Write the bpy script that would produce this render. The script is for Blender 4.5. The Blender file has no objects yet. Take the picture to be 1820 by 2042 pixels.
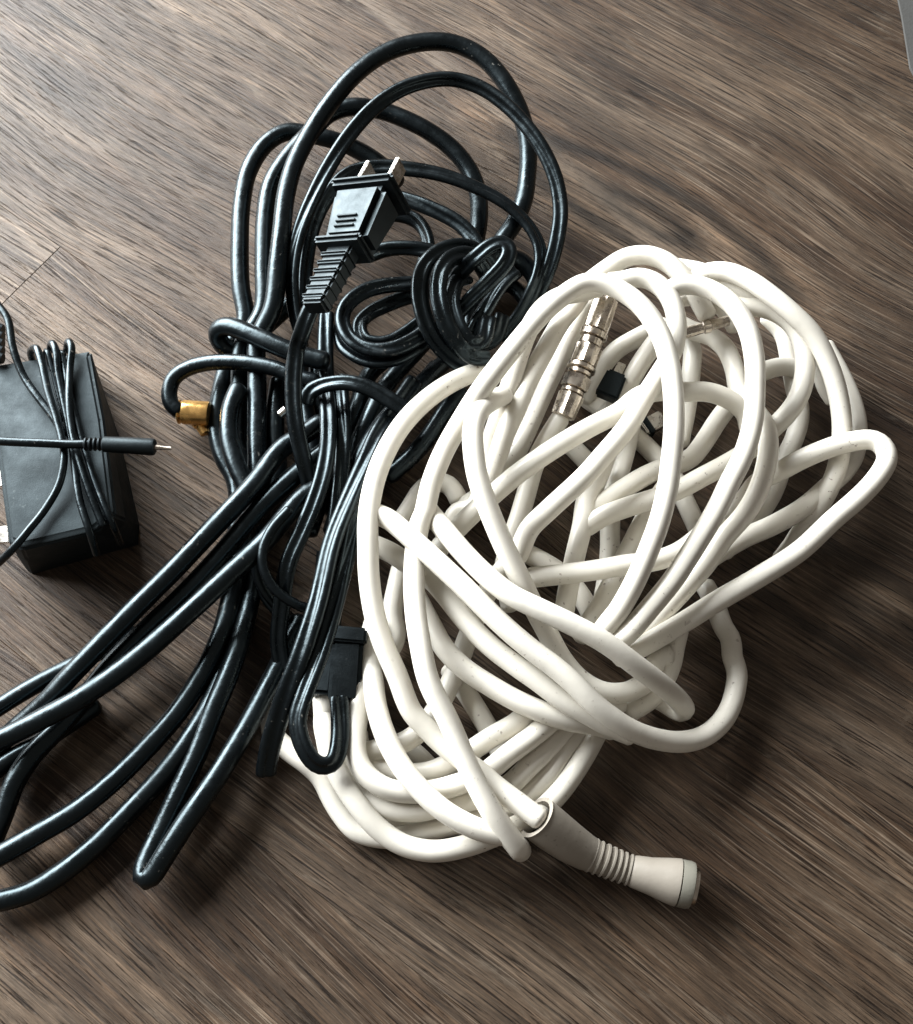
import bpy, bmesh, math, random
import numpy as np
from mathutils import Vector, Matrix
R = math.radians
random.seed(4)
C = bpy.context.scene.collection
scn = bpy.context.scene

# ------------------------------------------------------------------ camera
F_PX = 2465.0                     # focal length in pixels of an 1820 x 2042 view
TILT = R(22)
CAM = np.array((0.0, -0.406*math.sin(TILT), 0.03+0.406*math.cos(TILT)))
cam = bpy.data.cameras.new('camera'); camo = bpy.data.objects.new('camera', cam); C.objects.link(camo)
camo.location = CAM.tolist(); camo.rotation_euler = (TILT, 0, 0)
cam.sensor_fit = 'VERTICAL'; cam.sensor_height = 24; cam.sensor_width = 24
cam.lens = 24*F_PX/2042.0
cam.clip_start = 0.01; cam.clip_end = 20
scn.camera = camo

# ------------------------------------------------------------------ light
w = bpy.data.worlds.new('World'); scn.world = w; w.use_nodes = True
w.node_tree.nodes['Background'].inputs[0].default_value = (1.0, 0.92, 0.83, 1)
w.node_tree.nodes['Background'].inputs[1].default_value = 0.19
def area(name, loc, target, sx, sy, power, col):
    l = bpy.data.lights.new(name, 'AREA'); l.shape = 'RECTANGLE'; l.size = sx; l.size_y = sy
    l.energy = power; l.color = col
    o = bpy.data.objects.new(name, l); C.objects.link(o); o.location = loc
    o.rotation_euler = (Vector(target)-Vector(loc)).to_track_quat('-Z', 'Y').to_euler()
    return o
area('window_light', (-0.60, 0.48, 0.38), (-0.12, 0.03, 0.0), 0.90, 0.60, 20.5, (0.95, 0.985, 1.0)).data.spread = R(98)
scn.view_settings.view_transform = 'Standard'; scn.view_settings.look = 'None'
scn.view_settings.exposure = 0.0; scn.view_settings.gamma = 1.0

# ------------------------------------------------------------------ view pixel + height -> place
FW = np.array((0, math.sin(TILT), -math.cos(TILT))); UP = np.array((0, math.cos(TILT), math.sin(TILT))); RT = np.array((1., 0, 0))
def unproj(u, v, h):
    u = np.asarray(u, float); v = np.asarray(v, float); h = np.asarray(h, float)
    d = RT*((u-910)/F_PX)[..., None] + UP*((1021-v)/F_PX)[..., None] + FW
    t = (h-CAM[2])/d[..., 2]
    return CAM + d*t[..., None]
CR = {'A': (408.6, 34, .4116), 'B': (272.4, 476.7, .3742), 'C': (0, 817, .5004), 'D': (0, 578.9, .3003),
      'E': (681, 476.7, .33676), 'F': (1207.4, 476.7, .33676), 'G': (681, 953.4, .33676), 'H': (1089.6, 953.4, .33676),
      'I': (476.7, 1293.9, .33676), 'J': (1021.5, 1498.2, .2619), 'K': (1021.5, 544.8, .2245), 'P': (0, 0, 1)}
def conv(s):
    """'A x,y,h x,y,h ... E x,y,h' -> list of (u, v, h in metres)"""
    out = []; k = 'P'
    for tok in s.split():
        if tok in CR: k = tok; continue
        x, y, h = [float(q) for q in tok.split(',')]
        a, b, c = CR[k]
        out.append((a+c*x, b+c*y, h*.001))
    return out

# ------------------------------------------------------------------ materials
p0 = unproj(120, 492, 0); p1 = unproj(1000, 1098, 0)
gd = (p1-p0); gd /= np.linalg.norm(gd); GA = math.atan2(gd[1], gd[0]); pn = np.array((-gd[1], gd[0], 0))
GRAIN, ACROSS = gd, pn
def mat(name):
    m = bpy.data.materials.new(name); m.use_nodes = True
    nt = m.node_tree; b = nt.nodes['Principled BSDF']
    return m, nt, b
def N(nt, t, **kw):
    n = nt.nodes.new(t)
    for k, v in kw.items():
        if k in n.inputs: n.inputs[k].default_value = v
        else: setattr(n, k, v)
    return n
def ramp(nt, fac, stops):
    r = nt.nodes.new('ShaderNodeValToRGB'); e = r.color_ramp.elements
    while len(e) < len(stops): e.new(.5)
    for i, (p, c) in enumerate(stops):
        e[i].position = p; e[i].color = (*c, 1) if len(c) == 3 else c
    nt.links.new(fac, r.inputs[0]); return r
def mixc(nt, fac, a, b, mode='MIX'):
    m = nt.nodes.new('ShaderNodeMix'); m.data_type = 'RGBA'; m.blend_type = mode
    for sock, val in ((0, fac), (6, a), (7, b)):
        if hasattr(val, 'links'): nt.links.new(val, m.inputs[sock])
        else: m.inputs[sock].default_value = val if sock == 0 else (*val, 1)
    return m.outputs[2]
def grey(v): return (v, v, v)

def wood_material():
    m, nt, b = mat('weathered_oak_laminate')
    L = nt.links
    tc = N(nt, 'ShaderNodeTexCoord'); oi = N(nt, 'ShaderNodeObjectInfo')
    off = N(nt, 'ShaderNodeVectorMath', operation='SCALE'); 
    cmb = N(nt, 'ShaderNodeCombineXYZ'); L.new(oi.outputs['Random'], cmb.inputs[0]); L.new(oi.outputs['Random'], cmb.inputs[1]); L.new(oi.outputs['Random'], cmb.inputs[2])
    L.new(cmb.outputs[0], off.inputs[0]); off.inputs['Scale'].default_value = 9.0
    add = N(nt, 'ShaderNodeVectorMath', operation='ADD'); L.new(tc.outputs['Object'], add.inputs[0]); L.new(off.outputs[0], add.inputs[1])
    # grain bends a little round knots
    bend = N(nt, 'ShaderNodeTexNoise', Scale=9.0, Detail=1.0); mpb = N(nt, 'ShaderNodeMapping'); mpb.inputs['Scale'].default_value = (.5, 1.2, 1)
    L.new(add.outputs[0], mpb.inputs[0]); L.new(mpb.outputs[0], bend.inputs['Vector'])
    sb = N(nt, 'ShaderNodeVectorMath', operation='SUBTRACT'); L.new(bend.outputs['Color'], sb.inputs[0]); sb.inputs[1].default_value = (.5, .5, .5)
    sc = N(nt, 'ShaderNodeVectorMath', operation='MULTIPLY'); L.new(sb.outputs[0], sc.inputs[0]); sc.inputs[1].default_value = (0, .032, 0)
    co = N(nt, 'ShaderNodeVectorMath', operation='ADD'); L.new(add.outputs[0], co.inputs[0]); L.new(sc.outputs[0], co.inputs[1])
    def noise(sx, sy, detail, rough, dist=0, z=0):
        mp = N(nt, 'ShaderNodeMapping'); mp.inputs['Scale'].default_value = (sx, sy, 1); mp.inputs['Location'].default_value = (0, 0, z)
        L.new(co.outputs[0], mp.inputs[0])
        n = N(nt, 'ShaderNodeTexNoise', Scale=1.0, Detail=detail, Roughness=rough, Distortion=dist)
        L.new(mp.outputs[0], n.inputs['Vector']); return n.outputs['Fac']
    big = noise(6, 40, 4, .6, .3, 1)
    mid = noise(14, 190, 5, .62, .15, 2)
    fine = noise(34, 1150, 5, .70, .05, 3)
    pore = noise(40, 1400, 3, .6, .1, 4)
    scr = noise(20, 1600, 3, .6, 0, 5)
    patch = noise(14, 22, 3, .6, .8, 6)
    base = ramp(nt, big, [(.32, (.032, .0205, .0145)), (.44, (.063, .044, .032)), (.56, (.098, .073, .055)), (.72, (.160, .126, .099))])
    c = mixc(nt, .75, base.outputs[0], ramp(nt, mid, [(.30, grey(.42)), (.46, grey(.84)), (.58, grey(1.12)), (.72, grey(1.5))]).outputs[0], 'MULTIPLY')
    c = mixc(nt, .8, c, ramp(nt, fine, [(.35, grey(.30)), (.46, grey(.86)), (.56, grey(1.14)), (.67, grey(1.95))]).outputs[0], 'MULTIPLY')
    pr = ramp(nt, pore, [(.34, grey(1)), (.43, grey(0))])
    c = mixc(nt, pr.outputs[0], c, (.016, .010, .007))
    sr = ramp(nt, scr, [(.54, grey(0)), (.66, grey(.7))])
    sm = N(nt, 'ShaderNodeMath', operation='MULTIPLY'); L.new(sr.outputs[0], sm.inputs[0]); L.new(ramp(nt, patch, [(.40, grey(.15)), (.58, grey(1))]).outputs[0], sm.inputs[1])
    c = mixc(nt, sm.outputs[0], c, (.25, .205, .165))
    # worn pale blotches in the printed grain
    wr = ramp(nt, noise(30, 120, 6, .72, .7, 8), [(.58, grey(0)), (.70, grey(.45))])
    c = mixc(nt, wr.outputs[0], c, (.19, .16, .13))
    geo = N(nt, 'ShaderNodeNewGeometry')
    def dot(a, vec):                    # distance along vec from point a
        sv = N(nt, 'ShaderNodeVectorMath', operation='SUBTRACT'); L.new(geo.outputs['Position'], sv.inputs[0]); sv.inputs[1].default_value = tuple(a)
        d = N(nt, 'ShaderNodeVectorMath', operation='DOT_PRODUCT'); L.new(sv.outputs[0], d.inputs[0]); d.inputs[1].default_value = tuple(vec); return d.outputs['Value']
    def mth(op, a, b_=0.0, c_=None):
        m_ = N(nt, 'ShaderNodeMath', operation=op)
        for i_, q_ in enumerate((a, b_, c_)):
            if q_ is None: continue
            if hasattr(q_, 'links'): L.new(q_, m_.inputs[i_])
            else: m_.inputs[i_].default_value = q_
        return m_.outputs[0]
    wob = noise(18, 60, 4, .65, .5, 21)
    # growth-ring figure printed in the board at the upper right
    for (cu, cv, lu, lv, rings, amt) in ((1290, 430, .085, .022, 12, 1.0), (1760, 1250, .10, .024, 13, .5), (330, 1900, .11, .020, 12, .45), (250, 250, .12, .030, 9, .35)):
        a0 = unproj(cu, cv, 0); ea = dot(a0, GRAIN/lu); ec = dot(a0, ACROSS/lv)
        rr_ = mth('SQRT', mth('ADD', mth('MULTIPLY', ea, ea), mth('MULTIPLY', ec, ec)))
        rw = mth('MULTIPLY_ADD', wob, .42, rr_)
        sn = mth('SINE', mth('MULTIPLY', rw, float(rings)))
        band = ramp(nt, mth('MULTIPLY_ADD', sn, .5, .5), [(.0, grey(.40)), (.40, grey(.88)), (.92, grey(1.55))]).outputs[0]
        mk = mth('MULTIPLY', ramp(nt, mth('MULTIPLY', rr_, .5), [(.35, grey(1)), (.72, grey(0))]).outputs[0], float(amt))
        c = mixc(nt, mk, c, mixc(nt, 1.0, c, band, 'MULTIPLY'))
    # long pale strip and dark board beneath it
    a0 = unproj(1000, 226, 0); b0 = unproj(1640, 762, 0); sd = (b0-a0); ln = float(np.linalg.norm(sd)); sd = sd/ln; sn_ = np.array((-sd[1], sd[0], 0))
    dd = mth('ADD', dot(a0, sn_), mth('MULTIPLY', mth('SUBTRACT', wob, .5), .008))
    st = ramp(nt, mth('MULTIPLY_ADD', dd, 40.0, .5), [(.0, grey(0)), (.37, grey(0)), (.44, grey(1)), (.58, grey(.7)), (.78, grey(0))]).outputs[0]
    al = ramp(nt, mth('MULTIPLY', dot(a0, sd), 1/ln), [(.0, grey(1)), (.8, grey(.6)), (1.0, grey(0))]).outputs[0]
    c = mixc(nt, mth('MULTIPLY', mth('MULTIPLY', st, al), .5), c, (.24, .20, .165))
    broad = ramp(nt, noise(4, 11, 3, .55, .5, 31), [(.32, grey(.72)), (.5, grey(1)), (.68, grey(1.28))])
    c = mixc(nt, 1.0, c, broad.outputs[0], 'MULTIPLY')
    mot = ramp(nt, noise(150, 260, 4, .7, .5, 11), [(.30, grey(.78)), (.5, grey(1)), (.70, grey(1.22))])
    c = mixc(nt, .8, c, mot.outputs[0], 'MULTIPLY')
    dk = ramp(nt, noise(10, 46, 4, .65, .8, 13), [(.30, grey(.50)), (.44, grey(1))])
    c = mixc(nt, .9, c, dk.outputs[0], 'MULTIPLY')
    hs = N(nt, 'ShaderNodeHueSaturation'); L.new(c, hs.inputs['Color'])
    mr = N(nt, 'ShaderNodeMapRange'); L.new(oi.outputs['Random'], mr.inputs[0]); mr.inputs[3].default_value = .62; mr.inputs[4].default_value = .84
    L.new(mr.outputs[0], hs.inputs['Value']); hs.inputs['Saturation'].default_value = 1.30
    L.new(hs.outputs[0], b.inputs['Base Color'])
    L.new(ramp(nt, fine, [(.3, grey(.62)), (.7, grey(.42))]).outputs[0], b.inputs['Roughness'])
    hsum = N(nt, 'ShaderNodeMath', operation='MULTIPLY_ADD'); L.new(pr.outputs[0], hsum.inputs[0]); hsum.inputs[1].default_value = -.8; L.new(fine, hsum.inputs[2])
    bp = N(nt, 'ShaderNodeBump', Strength=.8, Distance=.0007); L.new(hsum.outputs[0], bp.inputs['Height']); L.new(bp.outputs[0], b.inputs['Normal'])
    b.inputs['Specular IOR Level'].default_value = .30
    return m

def rubber(name, col, rough, speck=None, speck_amt=.0, sss=0, bump=.0002, bscale=900, spec=.5, tone=.12):
    m, nt, b = mat(name); L = nt.links
    tc = N(nt, 'ShaderNodeTexCoord')
    n1 = N(nt, 'ShaderNodeTexNoise', Scale=38.0, Detail=4.0, Roughness=.6); L.new(tc.outputs['Object'], n1.inputs['Vector'])
    lo = tuple(x*(1-tone) for x in col); hi = tuple(min(1, x*(1+tone*.6)) for x in col)
    c = ramp(nt, n1.outputs[0], [(.32, lo), (.66, hi)]).outputs[0]
    if speck:
        n2 = N(nt, 'ShaderNodeTexNoise', Scale=520.0, Detail=2.0, Roughness=.6); L.new(tc.outputs['Object'], n2.inputs['Vector'])
        n3 = N(nt, 'ShaderNodeTexNoise', Scale=26.0, Detail=2.0); L.new(tc.outputs['Object'], n3.inputs['Vector'])
        a = ramp(nt, n2.outputs[0], [(.66, grey(0)), (.72, grey(1))]); bb = ramp(nt, n3.outputs[0], [(.50, grey(0)), (.66, grey(speck_amt))])
        mu = N(nt, 'ShaderNodeMath', operation='MULTIPLY'); L.new(a.outputs[0], mu.inputs[0]); L.new(bb.outputs[0], mu.inputs[1])
        c = mixc(nt, mu.outputs[0], c, speck)
    L.new(c, b.inputs['Base Color'])
    n4 = N(nt, 'ShaderNodeTexNoise', Scale=120.0, Detail=5.0, Roughness=.7); L.new(tc.outputs['Object'], n4.inputs['Vector'])
    L.new(ramp(nt, n4.outputs[0], [(.3, grey(max(.05, rough-.09))), (.7, grey(rough+.12))]).outputs[0], b.inputs['Roughness'])
    n5 = N(nt, 'ShaderNodeTexNoise', Scale=float(bscale), Detail=3.0); L.new(tc.outputs['Object'], n5.inputs['Vector'])
    bp = N(nt, 'ShaderNodeBump', Strength=.5, Distance=bump); L.new(n5.outputs[0], bp.inputs['Height']); L.new(bp.outputs[0], b.inputs['Normal'])
    b.inputs['Specular IOR Level'].default_value = spec
    if sss:
        b.inputs['Subsurface Weight'].default_value = sss; b.inputs['Subsurface Radius'].default_value = (1, .75, .5); b.inputs['Subsurface Scale'].default_value = .0012
    return m
def metal(name, col, rough):
    m, nt, b = mat(name); L = nt.links
    tc = N(nt, 'ShaderNodeTexCoord'); n = N(nt, 'ShaderNodeTexNoise', Scale=300.0, Detail=4.0); L.new(tc.outputs['Object'], n.inputs['Vector'])
    L.new(ramp(nt, n.outputs[0], [(.35, tuple(x*.72 for x in col)), (.65, col)]).outputs[0], b.inputs['Base Color'])
    L.new(ramp(nt, n.outputs[0], [(.3, grey(rough-.08)), (.7, grey(rough+.15))]).outputs[0], b.inputs['Roughness'])
    b.inputs['Metallic'].default_value = .8 if name.startswith('gold') else 1
    return m
M = {}
M['wood'] = wood_material()
M['gap'] = rubber('dark_joint', (.06, .045, .034), .8)
M['white'] = rubber('white_pvc', (.67, .635, .56), .36, (.22, .17, .13), .9, sss=.0, bump=.00012, bscale=260, tone=.13)
M['cream'] = rubber('yellowed_pvc', (.27, .24, .20), .55, (.16, .13, .10), .8, bump=.00015, bscale=400, tone=.10)
M['pale'] = rubber('translucent_plastic', (.22, .21, .175), .35, None, 0, bump=.0001, tone=.1)
M['black'] = rubber('black_pvc', (.0012, .0017, .0022), .28, (.16, .155, .14), .6, bump=.00030, bscale=330, spec=.40, tone=.25)
M['blackmatt'] = rubber('black_moulded_plastic', (.0025, .003, .0035), .44, (.08, .08, .08), .5, bump=.00010, bscale=1500, tone=.2, spec=.34)
M['housing'] = rubber('textured_black_housing', (.004, .005, .0055), .62, (.05, .055, .055), .7, bump=.00010, bscale=2600, tone=.2, spec=.38)
for q_ in ('black', 'blackmatt', 'housing'): M[q_].node_tree.nodes['Principled BSDF'].inputs['Specular Tint'].default_value = (.72, .92, 1, 1)
M['gold'] = metal('gold_plating', (.85, .50, .17), .20)
M['nickel'] = metal('nickel_plating', (.62, .55, .47), .24)
M['steel'] = metal('bright_steel', (.75, .72, .66), .22)
M['copper'] = metal('copper', (.55, .33, .2), .35)
M['sheet'] = rubber('grey_card', (.05, .049, .046), .7)

# ------------------------------------------------------------------ objects
def setp(o, label=None, cat=None, group=None, kind=None):
    for k, v in (('label', label), ('category', cat), ('group', group), ('kind', kind)):
        if v: o[k] = v
def thing(name, label, cat, loc=(0, 0, 0), group=None):
    o = bpy.data.objects.new(name, None); C.objects.link(o); o.location = loc; o.empty_display_size = .01
    setp(o, label, cat, group); return o
def mesh_obj(name, vs, fs, m, parent=None, smooth=True, sharp=None):
    me = bpy.data.meshes.new(name); 
    me.from_pydata([tuple(v) for v in vs], [], fs); me.update()
    if smooth: me.polygons.foreach_set('use_smooth', [True]*len(me.polygons))
    me.materials.append(m)
    if sharp is not None: me.set_sharp_from_angle(angle=R(sharp))
    o = bpy.data.objects.new(name, me); C.objects.link(o)
    if parent is not None:
        o.parent = parent; o.matrix_parent_inverse = Matrix.Translation(-parent.location) if parent.type == 'EMPTY' and parent.parent is None else Matrix()
    return o

class Acc:                              # gathers several lengths of one cable
    def __init__(s): s.v = []; s.f = []
    def add(s, v, f):
        b = len(s.v); s.v += [tuple(x) for x in v]; s.f += [tuple(i+b for i in q) for q in f]

def catmull(P, step):
    P = np.asarray(P, float)
    if len(P) == 2: P = np.vstack([P[0], P.mean(0), P[1]])
    Q = np.vstack([2*P[0]-P[1], P, 2*P[-1]-P[-2]])
    out = []
    for i in range(1, len(Q)-2):
        p0, p1, p2, p3 = Q[i-1:i+3]
        def kt(a, b): return max(np.linalg.norm(b[:3]-a[:3])**.5, 1e-5)
        t0 = 0; t1 = kt(p0, p1); t2 = t1+kt(p1, p2); t3 = t2+kt(p2, p3)
        n = max(2, int(np.linalg.norm(p2[:3]-p1[:3])/step)+1)
        for t in np.linspace(t1, t2, n, endpoint=False):
            A1 = (t1-t)/(t1-t0)*p0+(t-t0)/(t1-t0)*p1; A2 = (t2-t)/(t2-t1)*p1+(t-t1)/(t2-t1)*p2; A3 = (t3-t)/(t3-t2)*p2+(t-t2)/(t3-t2)*p3
            B1 = (t2-t)/(t2-t0)*A1+(t-t0)/(t2-t0)*A2; B2 = (t3-t)/(t3-t1)*A2+(t-t1)/(t3-t1)*A3
            out.append((t2-t)/(t2-t1)*B1+(t-t1)/(t2-t1)*B2)
    out.append(P[-1]); return np.array(out)
def resample(P, step):
    d = np.r_[0, np.cumsum(np.linalg.norm(np.diff(P[:, :3], axis=0), axis=1))]
    n = max(3, int(d[-1]/step)+1); s = np.linspace(0, d[-1], n)
    return np.stack([np.interp(s, d, P[:, k]) for k in range(P.shape[1])], 1)

def sweep(P, rad, sec=None, nseg=14, cap=True, up=None, twist=0, noise=0):
    """tube along P; rad number or array; sec = list of (x, y) unit outline; returns verts, faces"""
    P = np.asarray(P, float); n = len(P)
    T = np.gradient(P, axis=0); T /= np.linalg.norm(T, axis=1)[:, None]+1e-12
    rad = np.broadcast_to(np.asarray(rad, float), (n,)).copy()
    if sec is None:
        a = np.linspace(0, 2*np.pi, nseg, endpoint=False); sec = np.stack([np.cos(a), np.sin(a)], 1)
    sec = np.asarray(sec)
    if noise:
        ph = random.random()*9; s = np.arange(n)
        rad *= 1+noise*(np.sin(s*.21+ph)+.6*np.sin(s*.53+2*ph)+.4*np.sin(s*.11+3*ph))/2
    # frames
    frames = []
    if up is not None:
        for i in range(n):
            x = np.cross(T[i], up)
            nx = np.linalg.norm(x)
            x = frames[-1][0] if nx < .08 and frames else x/(nx+1e-9)
            if frames:
                x = frames[-1][0]*.6+x*.4; x -= T[i]*x.dot(T[i]); x /= np.linalg.norm(x)
            frames.append((x, np.cross(x, T[i])))
    else:
        x = np.cross(T[0], (0.3, .2, 1)); x /= np.linalg.norm(x)
        for i in range(n):
            x = x-T[i]*x.dot(T[i]); x /= np.linalg.norm(x); frames.append((x, np.cross(x, T[i])))
    idx = list(range(n)); sc = list(rad); pos = [P[i] for i in idx]
    if cap:                              # rounded ends
        k = [(.35, .92), (.7, .70), (.95, .30)]
        pre = [(P[0]-T[0]*rad[0]*a*.6, rad[0]*q, 0) for a, q in k][::-1]
        post = [(P[-1]+T[-1]*rad[-1]*a*.6, rad[-1]*q, n-1) for a, q in k]
        rings = pre+[(P[i], rad[i], i) for i in range(n)]+post
    else: rings = [(P[i], rad[i], i) for i in range(n)]
    tw = np.broadcast_to(np.asarray(twist, float), (n,))
    vs = []; m = len(sec)
    for p, r, i in rings:
        x, y = frames[i]; c, s = math.cos(tw[i]), math.sin(tw[i])
        X = x*c+y*s; Y = -x*s+y*c
        for q in sec: vs.append(p+X*q[0]*r+Y*q[1]*r)
    fs = []
    for j in range(len(rings)-1):
        for a in range(m):
            b = (a+1) % m; fs.append((j*m+a, j*m+b, (j+1)*m+b, (j+1)*m+a))
    if cap:
        fs.append(tuple(range(m))[::-1]); fs.append(tuple((len(rings)-1)*m+a for a in range(m)))
    return vs, fs
# outline of two-core cord: two touching lobes (unit = lobe radius)
TWIN = []
for k in range(18):
    a = R(-128+k*256/17); TWIN.append((.93+math.cos(a), math.sin(a)))
for k in range(18):
    a = R(180-128+k*256/17); TWIN.append((-.93+math.cos(a), math.sin(a)))

# ------------------------------------------------------------------ wooden floor
floor = mesh_obj('floor', [(-1.5, -1.5, -.02), (1.5, -1.5, -.02), (1.5, 1.5, -.02), (-1.5, 1.5, -.02)]
                 + [(-1.5, -1.5, -.0095), (1.5, -1.5, -.0095), (1.5, 1.5, -.0095), (-1.5, 1.5, -.0095)],
                 [(3, 2, 1, 0), (4, 5, 6, 7), (0, 1, 5, 4), (1, 2, 6, 5), (2, 3, 7, 6), (3, 0, 4, 7)], M['gap'], smooth=False)
setp(floor, 'weathered grey brown wood laminate floor under the cables', None, None, 'structure')
PW, PL = .128, 1.15
bm = bmesh.new(); bmesh.ops.create_cube(bm, size=1)
for v in bm.verts: v.co = (v.co.x*(PL-.00012), v.co.y*(PW-.00012), v.co.z*.009-.0045)
bmesh.ops.bevel(bm, geom=[e for e in bm.edges if all(v.co.z > -.001 for v in e.verts)], offset=.00015, segments=1, affect='EDGES')
pm = bpy.data.meshes.new('plank'); bm.to_mesh(pm); bm.free(); pm.materials.append(M['wood'])
shift = [.31, .0, .47, .13, .62, .25, .9, .4]
for row in range(-8, 9):
    for k in range(-1, 2):
        s = 0.0 if row == -1 else shift[row % 8]-.55
        c = p0 + pn*((row+.5)*PW) + gd*(PL*(k+.5)+s)
        o = bpy.data.objects.new('plank', pm); C.objects.link(o)
        o.location = (c[0], c[1], 0); o.rotation_euler = (0, 0, GA); o.parent = floor

# ------------------------------------------------------------------ cable lengths (traced, then settled so that they rest on each other)
STR = []           # dict: key, uvh, r, kind
def S(key, path, r=3.42, kind='round', twist=0):
    k = {'white': .80, 'wconn': .80, 'black_thick': .9}.get(key, 1)
    q = [(u, v, .004+(h-.004)*k if h > .004 else h) for u, v, h in conv(path)]
    STR.append(dict(key=key, P=q, r=r*.001, kind=kind, twist=twist))

# ---- white coil, upper part
W = 'white'
S(W, 'E 1010,735,22 900,765,26 760,800,32 600,880,36 460,990,40 345,1120,44 262,1260,46 205,1400,46 168,1560,46 155,1700,46 '
     'G 156,400,46 160,560,44 178,720,42 205,850,40 250,990,38 325,1160,34 I 1020,370,28 1110,470,24 1200,560,19 1300,640,16 1410,720,16 1520,815,19 1640,905,22 1740,980,22 1775,1005,21')   # ends in the boot
S(W, 'H 300,960,30 350,880,36 430,780,42 520,620,46 595,450,50 670,250,54 718,50,56 F 385,1340,58 405,1120,60 400,900,60 378,740,60 330,580,60 240,430,60 130,330,60 0,268,60 '
     'E 1440,262,60 1320,330,60 1190,440,60 1060,590,60 940,740,60 820,900,52 700,1090,46 600,1270,44 530,1450,43 485,1640,42 G 462,270,42 435,440,38 428,620,42 438,800,46 465,980,48 515,1200,46 '
     'I 1240,430,40 1330,640,34 1410,810,28 1500,970,24 1590,1100,18 1650,1175,12 1665,1195,6 1640,1150,4')
S(W, 'E 1590,255,46 F 90,250,50 200,228,52 300,262,52 375,340,52 415,450,52 418,560,50 390,680,46 320,800,48 230,940,50 130,1110,50 -30,1300,50 E 1440,1405,48 1230,1600,46 1110,1720,42 '
     'G 1040,460,38 940,560,30 860,680,22 790,830,14 730,990,9 650,1200,8 560,1370,10 450,1510,12 I 960,560,12 840,590,10 740,610,8 600,560,6')
S(W, 'E 960,925,26 905,950,38 850,985,50 802,1040,58 777,1130,61 781,1260,61 803,1400,59 G 850,130,57 905,270,54 970,420,50 1060,600,48 1120,730,40 1210,900,30 1310,1080,22 1420,1200,18 1560,1270,15 1700,1265,13 1800,1210,10')
S(W, 'G 500,170,30 530,215,38 590,285,44 720,440,48 860,580,50 1000,690,52 1160,770,54 1350,860,54 H 340,970,50 550,1125,44 700,1240,36 790,1325,24 815,1370,12 780,1380,5 700,1330,4 600,1270,6')
S(W, 'G 215,215,40 280,245,42 400,345,44 560,490,46 720,640,48 880,800,48 1000,912,47 1130,1020,45 1270,1125,42 1390,1230,40 H 280,1335,37 430,1450,32 540,1510,27 660,1548,22 800,1562,17 930,1530,14 1040,1440,11 1095,1340,9 1118,1250,9 1128,1150,9 1098,1050,9 1092,960,9 1045,880,9 1022,820,9 1000,750,6 940,640,4')   # big kinked bend low right
S(W, 'G 200,400,32 290,440,34 410,520,34 530,600,34 620,700,34 730,840,34 870,985,34 1010,1095,33 1160,1200,31 1320,1320,29 1460,1400,25 1590,1470,20 1710,1520,12')
S(W, 'G 440,700,24 520,850,26 610,1010,28 730,1130,28 880,1230,28 1040,1320,26 1190,1385,25 1340,1435,24 1480,1455,18 1600,1490,10')
S(W, 'G 1640,1330,8 1570,1400,10 1520,1490,12 1440,1640,12 I 1950,780,12 1855,895,11 1720,1010,8 1500,1110,6 1350,1165,8 1150,1198,9 970,1160,10 820,1060,11 700,920,12 620,800,12 560,690,10 520,560,7 505,430,5 495,300,4')
S(W, 'G 1520,1340,8 1460,1430,10 1400,1510,12 1310,1620,12 I 1815,765,12 1700,865,11 1560,950,9 1400,1010,8 1220,1050,7 1050,1090,6 900,1120,5 700,1080,5 600,970,6 540,870,6 490,770,6 400,680,6 280,590,6 190,480,8 220,350,10 320,230,8')
S(W, 'G 1440,1330,8 1380,1420,11 1300,1510,13 1200,1620,13 I 1720,690,13 1620,790,13 1500,860,12 1330,905,10 1200,930,9 1050,960,10 900,950,11 760,895,12 660,800,10 600,650,6')
S(W, 'G 1120,590,26 1300,570,30 1500,545,32 1690,512,32 H 640,490,30 780,440,30 900,350,26 1010,240,20')
S(W, 'G 1330,1360,10 1240,1440,14 1130,1530,17 I 1600,620,17 1450,740,16 1300,800,14 1150,840,14 1000,850,15 880,830,17 790,780,19 725,710,20 690,610,20 690,500,20 705,370,18 730,220,14')
S(W, 'H 420,1060,24 560,1000,26 700,920,28 850,830,30 1000,735,32 1250,590,34 1500,430,36 F 1350,1660,38 1500,1530,40 1610,1410,42 1665,1310,42 1650,1235,40 1580,1190,38 1450,1200,36 1300,1245,34 1150,1310,32 1020,1380,28 900,1440,22 830,1530,16 740,1650,10')
S(W, 'F 380,300,44 450,275,46 540,275,48 650,315,50 760,400,50 840,530,50 880,700,50 885,900,50 868,1100,50 815,1280,50 730,1450,50 H 1000,200,48 880,400,46 750,600,44 620,760,42 500,900,38 420,970,30')
S(W, 'F 700,340,26 780,390,32 880,400,36 1000,430,38 1110,510,40 1170,640,40 1180,780,40 1150,920,38 1080,1030,34 990,1120,30 860,1240,26 720,1330,28 570,1410,30 440,1480,32 280,1540,34 120,1590,34 0,1635,32 E 1450,1703,22')
S(W, 'F 430,500,20 520,545,24 620,575,26 710,650,26 765,780,26 790,900,28 870,1000,32 950,1120,36 962,1270,38 915,1460,38 830,1620,36 700,1770,34 H 950,500,32 830,640,30 720,760,28 600,900,24')
S(W, 'E 560,1850,20 660,1740,30 780,1620,34 900,1510,40 1050,1385,42 1250,1245,44 1450,1125,44 1650,1020,44 F 200,930,42 330,900,40 470,905,38 600,905,36 720,945,34 820,1020,30 850,1120,22')
S(W, 'F 420,170,30 560,195,32 700,250,34 860,335,34 1000,400,34 1120,480,32 1220,610,30 1275,760,26 1305,870,18 1350,945,10')
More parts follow.
